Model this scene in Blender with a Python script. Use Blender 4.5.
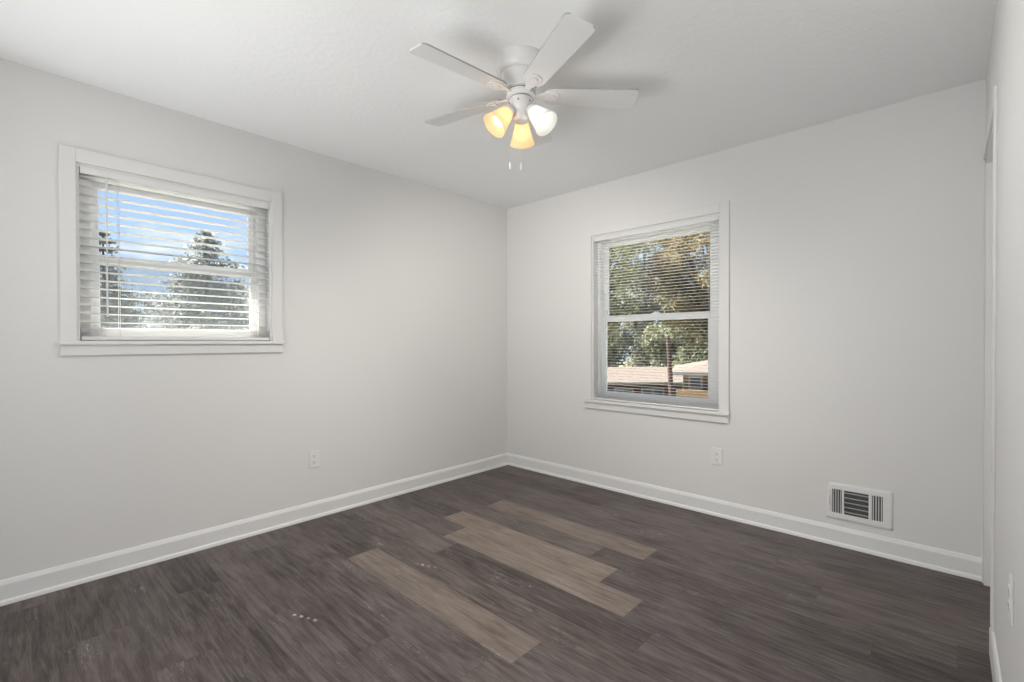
import bpy, bmesh, math, random
import numpy as np
from mathutils import Vector, Matrix

C = bpy.context.scene.collection
PI = math.pi
for o in list(bpy.data.objects):
    bpy.data.objects.remove(o)

# ------------------------------------------------------------------ camera
F_PX, YAW, PITCH, ROLL, CAM_Z = 466.383, 0.7540516, -0.0076465, -0.0021623, 1.16742
fwd = Vector((-math.sin(YAW)*math.cos(PITCH), math.cos(YAW)*math.cos(PITCH), math.sin(PITCH)))
rgt0 = Vector((math.cos(YAW), math.sin(YAW), 0))
up0 = rgt0.cross(fwd)
rgt = rgt0*math.cos(ROLL) + up0*math.sin(ROLL)
upv = -rgt0*math.sin(ROLL) + up0*math.cos(ROLL)
cam_d = bpy.data.cameras.new('camera')
cam = bpy.data.objects.new('camera', cam_d)
C.objects.link(cam)
cam.matrix_world = Matrix(((rgt.x, upv.x, -fwd.x, 0), (rgt.y, upv.y, -fwd.y, 0), (rgt.z, upv.z, -fwd.z, CAM_Z), (0, 0, 0, 1)))
cam_d.sensor_fit = 'HORIZONTAL'
cam_d.sensor_width = 36.0
cam_d.lens = F_PX/1024*36.0
cam_d.shift_y = 4.972/1024
cam_d.clip_start = 0.01
cam_d.clip_end = 500
bpy.context.scene.camera = cam

# ------------------------------------------------------------------ exposure
vs = bpy.context.scene.view_settings
vs.view_transform = 'Standard'
vs.look = 'None'
vs.exposure = 0.07
vs.gamma = 1.0
vs.use_curve_mapping = False

# ------------------------------------------------------------------ world: blue sky with white clouds
SKY = 1.15
w = bpy.data.worlds.new('sky')
bpy.context.scene.world = w
w.use_nodes = True
nt = w.node_tree
nt.nodes.clear()
def N(t, typ, **kw):
    n = t.nodes.new(typ)
    for k, v in kw.items():
        setattr(n, k, v)
    return n
out = N(nt, 'ShaderNodeOutputWorld'); bg = N(nt, 'ShaderNodeBackground')
tc = N(nt, 'ShaderNodeTexCoord'); sep = N(nt, 'ShaderNodeSeparateXYZ')
nt.links.new(tc.outputs['Generated'], sep.inputs[0])
ramp = N(nt, 'ShaderNodeValToRGB')
ramp.color_ramp.elements[0].position = 0.0; ramp.color_ramp.elements[0].color = (0.52, 0.70, 0.96, 1)
ramp.color_ramp.elements[1].position = 0.55; ramp.color_ramp.elements[1].color = (0.22, 0.40, 0.84, 1)
e = ramp.color_ramp.elements.new(0.20); e.color = (0.45, 0.63, 0.95, 1)
nt.links.new(sep.outputs['Z'], ramp.inputs[0])
mp = N(nt, 'ShaderNodeMapping'); mp.inputs['Scale'].default_value = (1, 1, 3.2); mp.inputs['Location'].default_value = (0.35, 0.1, 0.0)
nt.links.new(tc.outputs['Generated'], mp.inputs[0])
nz = N(nt, 'ShaderNodeTexNoise'); nz.inputs['Scale'].default_value = 5.5; nz.inputs['Detail'].default_value = 7; nz.inputs['Roughness'].default_value = 0.55
nt.links.new(mp.outputs[0], nz.inputs['Vector'])
cr = N(nt, 'ShaderNodeValToRGB')
cr.color_ramp.elements[0].position = 0.52; cr.color_ramp.elements[0].color = (0, 0, 0, 1)
cr.color_ramp.elements[1].position = 0.70; cr.color_ramp.elements[1].color = (1, 1, 1, 1)
nt.links.new(nz.outputs['Fac'], cr.inputs[0])
mx = N(nt, 'ShaderNodeMixRGB'); mx.inputs[2].default_value = (0.93, 0.94, 0.96, 1)
nt.links.new(cr.outputs[0], mx.inputs[0]); nt.links.new(ramp.outputs[0], mx.inputs[1])
nt.links.new(mx.outputs[0], bg.inputs[0]); bg.inputs[1].default_value = SKY
nt.links.new(bg.outputs[0], out.inputs[0])

# ------------------------------------------------------------------ sun and added fill lights
def light(name, typ, loc, energy, color, **kw):
    d = bpy.data.lights.new(name, typ); d.energy = energy; d.color = color
    for k, v in kw.items(): setattr(d, k, v)
    o = bpy.data.objects.new(name, d); C.objects.link(o); o.location = loc
    return o
def aim(o, d):
    o.rotation_euler = Vector(d).to_track_quat('-Z', 'Y').to_euler()
SUN_TAN = 1.095
sun = light('sun', 'SUN', (-20, -8, 25), 32.0, (1.0, 0.94, 0.85), angle=0.004)
aim(sun, (0.922, 0.387, -SUN_TAN))
# unseen fill added behind the camera, shining in through the wide opening
fill = light('rear_fill', 'AREA', (-1.45, -2.7, 1.25), 27.0, (0.97, 0.985, 1.0), shape='RECTANGLE', size=3.0, size_y=1.9)
aim(fill, (0, 1, 0.28))
for loc, e_, sx, sy, d, sp in (((-0.9, -1.2, 0.35), 10.0, 1.2, 0.8, (0, 0.62, 0.8), 180),
                               ((-1.35, -1.5, 0.12), 19.0, 2.6, 1.6, (0.05, 2.6, 2.3), 80),
                               ((-2.2, -1.05, 0.14), 4.6, 1.6, 0.9, (-0.2, 1.5, 2.3), 80)):
    up = light('ceiling_fill', 'AREA', loc, e_, (0.96, 0.985, 1.0), shape='RECTANGLE', size=sx, size_y=sy, spread=math.radians(sp))  # added fill aimed up at the ceiling, not a real bounce
    aim(up, d)

# ------------------------------------------------------------------ room measures
XL, YB, XR, YF, HC = -3.092, 3.228, 0.122, -0.45, 2.44
WT = 0.13

# ------------------------------------------------------------------ helpers
def bmx(bm, x0, x1, y0, y1, z0, z1, M=None):
    vs_ = [bm.verts.new((x, y, z)) for x in (x0, x1) for y in (y0, y1) for z in (z0, z1)]
    for a in ((0, 1, 3, 2), (4, 6, 7, 5), (0, 4, 5, 1), (2, 3, 7, 6), (0, 2, 6, 4), (1, 5, 7, 3)):
        bm.faces.new([vs_[i] for i in a])
    if M is not None:
        for v in vs_: v.co = M @ v.co
    return vs_
def prism(bm, pts, depth0, depth1, fn):
    """closed outline pts (a,b) swept from depth0 to depth1; fn(a,b,d)->xyz"""
    A = [bm.verts.new(fn(a, b, depth0)) for a, b in pts]
    B = [bm.verts.new(fn(a, b, depth1)) for a, b in pts]
    n = len(pts)
    for i in range(n):
        bm.faces.new((A[i], A[(i+1) % n], B[(i+1) % n], B[i]))
    bm.faces.new(A[::-1]); bm.faces.new(B)
def lathe(bm, prof, seg=32, M=None, close_top=False, close_bot=False):
    rings = []
    for r, z in prof:
        rings.append([bm.verts.new((r*math.cos(2*PI*k/seg), r*math.sin(2*PI*k/seg), z)) for k in range(seg)])
    for a, b in zip(rings[:-1], rings[1:]):
        for k in range(seg):
            bm.faces.new((a[k], a[(k+1) % seg], b[(k+1) % seg], b[k]))
    if close_top: bm.faces.new(rings[0])
    if close_bot: bm.faces.new(rings[-1][::-1])
    if M is not None:
        for r in rings:
            for v in r: v.co = M @ v.co
def tube(bm, pts, rad, seg=8):
    pts = [Vector(p) for p in pts]
    if not isinstance(rad, (list, tuple)): rad = [rad]*len(pts)
    rings = []
    for i, p in enumerate(pts):
        d = (pts[min(i+1, len(pts)-1)] - pts[max(i-1, 0)]).normalized()
        q = d.to_track_quat('Z', 'Y')
        rings.append([bm.verts.new(p + q @ Vector((rad[i]*math.cos(2*PI*k/seg), rad[i]*math.sin(2*PI*k/seg), 0))) for k in range(seg)])
    for a, b in zip(rings[:-1], rings[1:]):
        for k in range(seg):
            bm.faces.new((a[k], a[(k+1) % seg], b[(k+1) % seg], b[k]))
    bm.faces.new(rings[0][::-1]); bm.faces.new(rings[-1])
def obj(name, bm, mat, parent=None, smooth=False, bevel=0.0):
    bmesh.ops.recalc_face_normals(bm, faces=bm.faces)
    me = bpy.data.meshes.new(name); bm.to_mesh(me); bm.free()
    me.materials.append(mat)
    if smooth:
        me.polygons.foreach_set('use_smooth', [True]*len(me.polygons))
        me.set_sharp_from_angle(angle=math.radians(40))
    o = bpy.data.objects.new(name, me); C.objects.link(o)
    if parent is not None: o.parent = parent
    if bevel:
        m = o.modifiers.new('bevel', 'BEVEL'); m.width = bevel; m.segments = 2; m.limit_method = 'ANGLE'
    return o
def struct(o):
    o['kind'] = 'structure'; return o
def empty(name, loc=(0, 0, 0)):
    o = bpy.data.objects.new(name, None); C.objects.link(o); o.location = loc
    o.empty_display_size = 0.1
    return o
def tag(o, label, cat, group=None):
    o['label'] = label; o['category'] = cat
    if group: o['group'] = group
    return o
def B():
    return bmesh.new()

# ------------------------------------------------------------------ materials
def mat(name, col, rough=0.5, spec=0.5, metal=0.0, bump=None, noise=None):
    """bump=(scale,strength,dist), noise=(scale,amount) small value variation of the paint"""
    m = bpy.data.materials.new(name); m.use_nodes = True
    t = m.node_tree; p = t.nodes['Principled BSDF']
    p.inputs['Roughness'].default_value = rough; p.inputs['Metallic'].default_value = metal
    p.inputs['Specular IOR Level'].default_value = spec
    p.inputs['Base Color'].default_value = (*col, 1)
    co = N(t, 'ShaderNodeTexCoord')
    if noise:
        n = N(t, 'ShaderNodeTexNoise'); n.inputs['Scale'].default_value = noise[0]; n.inputs['Detail'].default_value = 4
        t.links.new(co.outputs['Object'], n.inputs['Vector'])
        r = N(t, 'ShaderNodeMixRGB'); r.inputs[1].default_value = (*[c*(1-noise[1]) for c in col], 1)
        r.inputs[2].default_value = (*[min(1, c*(1+noise[1])) for c in col], 1)
        t.links.new(n.outputs['Fac'], r.inputs[0]); t.links.new(r.outputs[0], p.inputs['Base Color'])
    if bump:
        n = N(t, 'ShaderNodeTexNoise'); n.inputs['Scale'].default_value = bump[0]; n.inputs['Detail'].default_value = 3
        t.links.new(co.outputs['Object'], n.inputs['Vector'])
        b = N(t, 'ShaderNodeBump'); b.inputs['Strength'].default_value = bump[1]; b.inputs['Distance'].default_value = bump[2]
        t.links.new(n.outputs['Fac'], b.inputs['Height']); t.links.new(b.outputs[0], p.inputs['Normal'])
    return m
M_wall = mat('wall_paint', (0.76, 0.752, 0.740), 0.6, 0.3, bump=(220, 0.08, 0.002), noise=(0.8, 0.01))
M_casing = mat('casing_paint', (0.765, 0.758, 0.748), 0.6, 0.25, noise=(3, 0.008))
M_trim = mat('trim_paint', (0.80, 0.797, 0.79), 0.35, 0.5, noise=(3, 0.008))
M_vinyl = mat('window_vinyl', (0.92, 0.925, 0.925), 0.35, 0.5, noise=(5, 0.008))
M_blind = mat('blind_slat_white', (0.92, 0.92, 0.915), 0.4, 0.5, noise=(8, 0.01))
t = M_blind.node_tree
_tl = N(t, 'ShaderNodeBsdfTranslucent'); _tl.inputs[0].default_value = (0.92, 0.92, 0.91, 1)
_mx = N(t, 'ShaderNodeMixShader'); _mx.inputs[0].default_value = 0.42
t.links.new(t.nodes['Principled BSDF'].outputs[0], _mx.inputs[1]); t.links.new(_tl.outputs[0], _mx.inputs[2]); t.links.new(_mx.outputs[0], t.nodes['Material Output'].inputs[0])
M_rail = mat('blind_rail_white', (0.78, 0.78, 0.775), 0.4, 0.5, noise=(8, 0.01))
M_cord = mat('blind_cord', (0.75, 0.75, 0.74), 0.8, 0.2, noise=(30, 0.03))
M_fan = mat('fan_enamel', (0.80, 0.79, 0.775), 0.22, 0.5, noise=(4, 0.008))
M_blade = mat('fan_blade_white', (0.78, 0.775, 0.765), 0.45, 0.4, noise=(6, 0.015))
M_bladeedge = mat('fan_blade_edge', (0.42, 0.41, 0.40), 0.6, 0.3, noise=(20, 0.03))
M_groove = mat('fan_groove_metal', (0.20, 0.195, 0.19), 0.4, 0.5, 0.5, noise=(20, 0.05))
M_nickel = mat('light_kit_metal', (0.80, 0.79, 0.78), 0.3, 0.5, 0.05, noise=(20, 0.02))
M_plate = mat('outlet_plastic', (0.80, 0.79, 0.77), 0.3, 0.5, noise=(20, 0.01))
M_slot = mat('outlet_slot', (0.08, 0.08, 0.08), 0.7, 0.2, noise=(20, 0.05))
M_vent = mat('vent_enamel', (0.80, 0.80, 0.785), 0.35, 0.5, noise=(10, 0.01))
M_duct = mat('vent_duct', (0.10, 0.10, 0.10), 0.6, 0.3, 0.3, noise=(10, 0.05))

# ceiling: fine sprayed texture
M_ceil = bpy.data.materials.new('ceiling_texture'); M_ceil.use_nodes = True
t = M_ceil.node_tree; p = t.nodes['Principled BSDF']
p.inputs['Base Color'].default_value = (0.90, 0.90, 0.895, 1); p.inputs['Roughness'].default_value = 0.85; p.inputs['Specular IOR Level'].default_value = 0.15
co = N(t, 'ShaderNodeTexCoord')
n1 = N(t, 'ShaderNodeTexNoise'); n1.inputs['Scale'].default_value = 38; n1.inputs['Detail'].default_value = 5; n1.inputs['Roughness'].default_value = 0.6
t.links.new(co.outputs['Object'], n1.inputs['Vector'])
rr = N(t, 'ShaderNodeValToRGB'); rr.color_ramp.elements[0].position = 0.47; rr.color_ramp.elements[1].position = 0.60
t.links.new(n1.outputs['Fac'], rr.inputs[0])
b1 = N(t, 'ShaderNodeBump'); b1.inputs['Strength'].default_value = 0.16; b1.inputs['Distance'].default_value = 0.003
t.links.new(rr.outputs[0], b1.inputs['Height']); t.links.new(b1.outputs[0], p.inputs['Normal'])

# glass: clear pane with a Fresnel reflection
M_glass = bpy.data.materials.new('window_glass'); M_glass.use_nodes = True
t = M_glass.node_tree; t.nodes.clear()
o_ = N(t, 'ShaderNodeOutputMaterial'); tr = N(t, 'ShaderNodeBsdfTransparent'); gl = N(t, 'ShaderNodeBsdfGlossy'); ms = N(t, 'ShaderNodeMixShader'); fr = N(t, 'ShaderNodeFresnel')
tr.inputs[0].default_value = (0.95, 0.97, 0.965, 1); gl.inputs['Roughness'].default_value = 0.35; fr.inputs[0].default_value = 1.2
t.links.new(fr.outputs[0], ms.inputs[0]); t.links.new(tr.outputs[0], ms.inputs[1]); t.links.new(gl.outputs[0], ms.inputs[2]); t.links.new(ms.outputs[0], o_.inputs[0])

M_screen = bpy.data.materials.new('insect_screen_mesh'); M_screen.use_nodes = True
t = M_screen.node_tree; t.nodes.clear()
o_ = N(t, 'ShaderNodeOutputMaterial'); tr = N(t, 'ShaderNodeBsdfTransparent'); df = N(t, 'ShaderNodeBsdfDiffuse'); ms = N(t, 'ShaderNodeMixShader')
df.inputs[0].default_value = (0.30, 0.31, 0.32, 1); ms.inputs[0].default_value = 0.24
t.links.new(tr.outputs[0], ms.inputs[1]); t.links.new(df.outputs[0], ms.inputs[2]); t.links.new(ms.outputs[0], o_.inputs[0])

# lamp shades: frosted glass lit by the bulb inside
def shade_mat(name, col, emit):
    m = bpy.data.materials.new(name); m.use_nodes = True
    t = m.node_tree; t.nodes.clear()
    o_ = N(t, 'ShaderNodeOutputMaterial')
    tl = N(t, 'ShaderNodeBsdfTranslucent'); tl.inputs[0].default_value = (*col, 1)
    df = N(t, 'ShaderNodeBsdfDiffuse'); df.inputs[0].default_value = (*col, 1)
    tp = N(t, 'ShaderNodeBsdfTransparent'); tp.inputs[0].default_value = (*col, 1)
    em = N(t, 'ShaderNodeEmission'); em.inputs[0].default_value = (*col, 1); em.inputs[1].default_value = emit
    a = N(t, 'ShaderNodeMixShader'); a.inputs[0].default_value = 0.5
    b = N(t, 'ShaderNodeMixShader'); b.inputs[0].default_value = 0.30
    c = N(t, 'ShaderNodeAddShader')
    t.links.new(tl.outputs[0], a.inputs[1]); t.links.new(df.outputs[0], a.inputs[2])
    t.links.new(a.outputs[0], b.inputs[1]); t.links.new(tp.outputs[0], b.inputs[2])
    t.links.new(b.outputs[0], c.inputs[0]); t.links.new(em.outputs[0], c.inputs[1]); t.links.new(c.outputs[0], o_.inputs[0])
    return m
def emit_mat(name, col, s):
    m = bpy.data.materials.new(name); m.use_nodes = True
    t = m.node_tree; t.nodes.clear()
    o_ = N(t, 'ShaderNodeOutputMaterial'); em = N(t, 'ShaderNodeEmission'); em.inputs[0].default_value = (*col, 1); em.inputs[1].default_value = s
    t.links.new(em.outputs[0], o_.inputs[0]); return m

# floor planks
M_floor = bpy.data.materials.new('vinyl_plank'); M_floor.use_nodes = True
t = M_floor.node_tree; p = t.nodes['Principled BSDF']
L = t.links.new
uv = N(t, 'ShaderNodeUVMap'); uv.uv_map = 'plank'
at1 = N(t, 'ShaderNodeAttribute'); at1.attribute_name = 'tone'
at2 = N(t, 'ShaderNodeAttribute'); at2.attribute_name = 'plank_shade'
mpf = N(t, 'ShaderNodeMapping'); mpf.inputs['Scale'].default_value = (1.6, 20, 1); L(uv.outputs[0], mpf.inputs[0])
g1 = N(t, 'ShaderNodeTexNoise'); g1.inputs['Scale'].default_value = 2.4; g1.inputs['Detail'].default_value = 8; g1.inputs['Roughness'].default_value = 0.62; g1.inputs['Distortion'].default_value = 0.6
L(mpf.outputs[0], g1.inputs['Vector'])
mpg = N(t, 'ShaderNodeMapping'); mpg.inputs['Scale'].default_value = (9, 150, 1); L(uv.outputs[0], mpg.inputs[0])
g2 = N(t, 'ShaderNodeTexNoise'); g2.inputs['Scale'].default_value = 1.5; g2.inputs['Detail'].default_value = 6; g2.inputs['Distortion'].default_value = 0.8; L(mpg.outputs[0], g2.inputs['Vector'])
mpk = N(t, 'ShaderNodeMapping'); mpk.inputs['Scale'].default_value = (3.2, 8, 1); L(uv.outputs[0], mpk.inputs[0])
g3 = N(t, 'ShaderNodeTexNoise'); g3.inputs['Scale'].default_value = 1.3; g3.inputs['Detail'].default_value = 4; L(mpk.outputs[0], g3.inputs['Vector'])
def math_(op, a, b=None, clamp=False):
    n = N(t, 'ShaderNodeMath'); n.operation = op; n.use_clamp = clamp
    for i, v in enumerate((a, b)):
        if v is None: continue
        if isinstance(v, (int, float)): n.inputs[i].default_value = v
        else: L(v, n.inputs[i])
    return n.outputs[0]
grain = math_('ADD', math_('MULTIPLY', g1.outputs['Fac'], 0.62), math_('MULTIPLY', g2.outputs['Fac'], 0.26))
grain = math_('ADD', grain, math_('MULTIPLY', g3.outputs['Fac'], 0.30))      # about 0.57 in the middle
grain = math_('ADD', grain, at2.outputs['Fac'])
dark = N(t, 'ShaderNodeValToRGB')
els = dark.color_ramp.elements
els[0].position = 0.44; els[0].color = (0.033, 0.026, 0.024, 1)
els[1].position = 0.72; els[1].color = (0.152, 0.127, 0.119, 1)
e = els.new(0.56); e.color = (0.080, 0.064, 0.060, 1)
L(grain, dark.inputs[0])
lite = N(t, 'ShaderNodeValToRGB')
els = lite.color_ramp.elements
els[0].position = 0.42; els[0].color = (0.105, 0.078, 0.058, 1)
els[1].position = 0.78; els[1].color = (0.30, 0.25, 0.21, 1)
e = els.new(0.56); e.color = (0.202, 0.163, 0.135, 1)
L(grain, lite.inputs[0])
mixp = N(t, 'ShaderNodeMixRGB'); L(at1.outputs['Fac'], mixp.inputs[0]); L(dark.outputs[0], mixp.inputs[1]); L(lite.outputs[0], mixp.inputs[2])
# dark elongated knots
mpn = N(t, 'ShaderNodeMapping'); mpn.inputs['Scale'].default_value = (2.2, 15, 1); mpn.inputs['Location'].default_value = (3.1, 5.7, 0); L(uv.outputs[0], mpn.inputs[0])
g6 = N(t, 'ShaderNodeTexNoise'); g6.inputs['Scale'].default_value = 1.6; g6.inputs['Detail'].default_value = 2; L(mpn.outputs[0], g6.inputs['Vector'])
kn = math_('MULTIPLY', math_('SUBTRACT', g6.outputs['Fac'], 0.62), 6, True)
mixk = N(t, 'ShaderNodeMixRGB'); mixk.blend_type = 'MULTIPLY'; L(math_('MULTIPLY', kn, 0.8), mixk.inputs[0]); L(mixp.outputs[0], mixk.inputs[1]); mixk.inputs[2].default_value = (0.5, 0.45, 0.42, 1)
mixp = mixk
# pale cerused flecks
mpw = N(t, 'ShaderNodeMapping'); mpw.inputs['Scale'].default_value = (14, 60, 1); L(uv.outputs[0], mpw.inputs[0])
g4 = N(t, 'ShaderNodeTexNoise'); g4.inputs['Scale'].default_value = 1.6; g4.inputs['Detail'].default_value = 4; g4.inputs['Distortion'].default_value = 1.5; L(mpw.outputs[0], g4.inputs['Vector'])
mpv = N(t, 'ShaderNodeMapping'); mpv.inputs['Scale'].default_value = (1.7, 5.5, 1); mpv.inputs['Location'].default_value = (7.3, 2.1, 0); L(uv.outputs[0], mpv.inputs[0])
g5 = N(t, 'ShaderNodeTexNoise'); g5.inputs['Scale'].default_value = 1.5; g5.inputs['Detail'].default_value = 2; L(mpv.outputs[0], g5.inputs['Vector'])
fl = math_('MULTIPLY', math_('MULTIPLY', math_('SUBTRACT', g4.outputs['Fac'], 0.57), 9, True), math_('MULTIPLY', math_('SUBTRACT', g5.outputs['Fac'], 0.57), 7, True), True)
mixf = N(t, 'ShaderNodeMixRGB'); L(math_('MULTIPLY', fl, 0.75), mixf.inputs[0]); L(mixp.outputs[0], mixf.inputs[1]); mixf.inputs[2].default_value = (0.36, 0.34, 0.33, 1)
L(mixf.outputs[0], p.inputs['Base Color'])
p.inputs['Specular IOR Level'].default_value = 0.30
L(math_('ADD', math_('MULTIPLY', g1.outputs['Fac'], 0.20), 0.36), p.inputs['Roughness'])
bp = N(t, 'ShaderNodeBump'); bp.inputs['Strength'].default_value = 0.12; bp.inputs['Distance'].default_value = 0.001
L(grain, bp.inputs['Height']); L(bp.outputs[0], p.inputs['Normal'])

# ------------------------------------------------------------------ floor
random.seed(7)
bm = B()
uvl = bm.loops.layers.uv.new('plank')
tone = bm.faces.layers.float.new('tone')
shd = bm.faces.layers.float.new('plank_shade')
PW, PL, PY0 = 0.1785, 1.218, 1.222
GAP = 0.0007
FX0, FX1, FY0, FY1 = XL-0.02, XR+WT+0.1, -3.1, YB+0.02
lightp = {0: -2.375, 3: -2.225, 4: -2.458, 6: -2.412}
fixed = {k: v for k, v in lightp.items()}
k0 = int(math.floor((FY0-PY0)/PW)); k1 = int(math.ceil((FY1-PY0)/PW))
off_prev = 0.0
for k in range(k0, k1):
    if k in fixed: off = fixed[k]
    elif k == 8: off = -0.662
    elif k == 10: off = -3.42
    else:
        off = -3.0 + ((k*0.437*PL + random.uniform(-0.12, 0.12)*PL) % PL)
    x = off
    while x > FX0: x -= PL
    ya, yb = PY0+k*PW, PY0+(k+1)*PW
    ya_, yb_ = max(ya+GAP, FY0), min(yb-GAP, FY1)
    if yb_ <= ya_: continue
    while x < FX1:
        a, b = max(x+GAP, FX0), min(x+PL-GAP, FX1)
        if b > a+0.001:
            vsq = [bm.verts.new(c) for c in ((a, ya_, 0), (b, ya_, 0), (b, yb_, 0), (a, yb_, 0))]
            f = bm.faces.new(vsq)
            isl = k in lightp and abs(x-lightp[k]) < 0.01
            tv = (0.62 if k == 0 else 0.80) if isl else random.choice((0.0, 0.0, 0.03, 0.07, 0.12, 0.16, 0.0, 0.09))
            if (k == 8 and abs(x+0.662) < 0.01) or (k == 10 and abs(x+3.42) < 0.01): tv = 0.34
            f[shd] = 0.012 if isl else random.uniform(-0.05, 0.05)
            f[tone] = tv + (random.uniform(-0.06, 0.06) if isl else 0)
            ou, ov = random.uniform(0, 40), random.uniform(0, 40)
            for lp, (cx, cy) in zip(f.loops, ((a, ya_), (b, ya_), (b, yb_), (a, yb_))):
                lp[uvl].uv = (cx-x+ou, cy-ya+ov)
        x += PL
bmx(bm, FX0, FX1, FY0, FY1, -0.08, -0.0012)
fl_o = obj('floor', bm, M_floor); struct(fl_o)

# ------------------------------------------------------------------ ceiling, walls
bm = B(); bmx(bm, XL-WT, XR+WT+0.15, -3.1, YB+WT, HC, HC+0.12)
struct(obj('ceiling', bm, M_ceil))
# openings
W1 = dict(a0=0.205, a1=1.100, z0=1.160, z1=2.045)      # left wall, along Y
W2 = dict(a0=-2.132, a1=-1.119, z0=0.680, z1=2.030)    # back wall, along X
def wall_open(bm, fn, a0, a1, W):
    """wall from a0 to a1 with window hole W; fn(a0,a1,z0,z1) adds a box"""
    fn(a0, W['a0'], 0, HC); fn(W['a1'], a1, 0, HC)
    fn(W['a0'], W['a1'], 0, W['z0']); fn(W['a0'], W['a1'], W['z1'], HC)
bm = B(); wall_open(bm, lambda a, b, c, d: bmx(bm, XL-WT, XL, a, b, c, d), -3.1, YB+WT, W1)
struct(obj('wall_left', bm, M_wall))
bm = B(); wall_open(bm, lambda a, b, c, d: bmx(bm, a, b, YB, YB+WT, c, d), XL, XR+WT+0.1, W2)
struct(obj('wall_back', bm, M_wall))
DY0, DY1, DZ = 2.495, 3.185, 2.035
bm = B()
bmx(bm, XR, XR+WT, -3.1, DY0, 0, HC); bmx(bm, XR, XR+WT, DY0, DY1, DZ, HC); bmx(bm, XR, XR+WT, DY1, YB, 0, HC)
struct(obj('wall_right', bm, M_wall))
bm = B()                                              # wall behind the camera, wide opening added to let the fill lights in
OX0, OX1, OZ = -2.85, -0.10, 2.10
bmx(bm, XL, OX0, YF-WT, YF, 0, HC); bmx(bm, OX1, XR, YF-WT, YF, 0, HC); bmx(bm, OX0, OX1, YF-WT, YF, OZ, HC)
struct(obj('wall_front', bm, M_wall))
bm = B(); bmx(bm, XL-WT, XR+WT+0.15, -3.22, -3.1, 0, HC)  # closes off the made-up space that holds the fill lights
struct(obj('wall_fill_space', bm, M_wall))
# roof overhang outside the left wall
bm = B(); bmx(bm, XL-0.845, XL-WT, -3.2, YB+0.6, HC, HC+0.14)
bmx(bm, XL-0.865, XL-0.845, -3.2, YB+0.6, HC-0.03, HC+0.16)
struct(obj('trim_5', bm, M_trim))

# ------------------------------------------------------------------ baseboards
def base_profile():
    # (distance from the wall, height): flat board with eased top and shoe moulding
    return [(0, 0), (0.024, 0), (0.024, 0.006), (0.021, 0.016), (0.015, 0.020), (0.0135, 0.022), (0.0135, 0.088), (0.011, 0.094), (0.006, 0.106), (0.003, 0.108), (0, 0.108)]
bm = B(); prism(bm, base_profile(), YF, YB, lambda a, b, d: (XL+a, d, b))
struct(obj('baseboard_left', bm, M_trim))
bm = B(); prism(bm, base_profile(), XL, XR-0.004, lambda a, b, d: (d, YB-a, b))
struct(obj('baseboard_back', bm, M_trim))
bm = B(); prism(bm, [(0, 0), (0.011, 0), (0.011, 0.094), (0.006, 0.106), (0, 0.108)], YF, DY0-0.004, lambda a, b, d: (XR-a, d, b))
struct(obj('baseboard_right', bm, M_trim))
# vertical trim at the right end of the back wall and the door opening
bm = B(); bmx(bm, XR-0.005, XR, DY1, YB, 0, DZ+0.055)
struct(obj('trim_1', bm, M_casing, bevel=0.003))
bm = B(); bmx(bm, XR-0.009, XR, DY0-0.058, DY0, 0.108, DZ+0.06); bmx(bm, XR-0.009, XR, DY0, DY1, DZ, DZ+0.06)
struct(obj('trim_2', bm, M_casing, bevel=0.002))
d1 = empty('door_1', (XR+WT, DY0, 0)); struct(d1)
def child(o, root):
    o.parent = root; o.matrix_parent_inverse = Matrix.Translation(-root.location); return o
bm = B(); bmx(bm, XR, XR+WT, DY1-0.018, DY1, 0, DZ); bmx(bm, XR, XR+WT, DY0, DY0+0.018, 0, DZ); bmx(bm, XR, XR+WT, DY0, DY1, DZ-0.018, DZ)
bmx(bm, XR+0.035, XR+0.075, DY1-0.030, DY1-0.018, 0, DZ-0.018)
child(obj('door_jamb', bm, M_trim), d1)
bm = B(); bmx(bm, XR+0.078, XR+0.113, DY0+0.02, DY1-0.02, 0.01, DZ-0.02)  # unseen door leaf, added to stop light leaking through the opening
for z0, z1 in ((0.2, 0.95), (1.1, 1.9)):
    bmx(bm, XR+0.074, XR+0.079, DY0+0.13, DY1-0.13, z0, z1)
child(obj('added_door_panel', bm, M_trim, bevel=0.003), d1)
bm = B(); lathe(bm, [(0.0, -0.055), (0.018, -0.053), (0.027, -0.04), (0.024, -0.028), (0.010, -0.022), (0.010, -0.006), (0.026, -0.004), (0.026, 0)], 20,
    Matrix.Translation((XR+0.077, DY0+0.09, 0.93)) @ Matrix.Rotation(PI/2, 4, 'Y'))
child(obj('added_door_handle', bm, M_nickel, smooth=True), d1)  # knob of the added leaf

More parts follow.
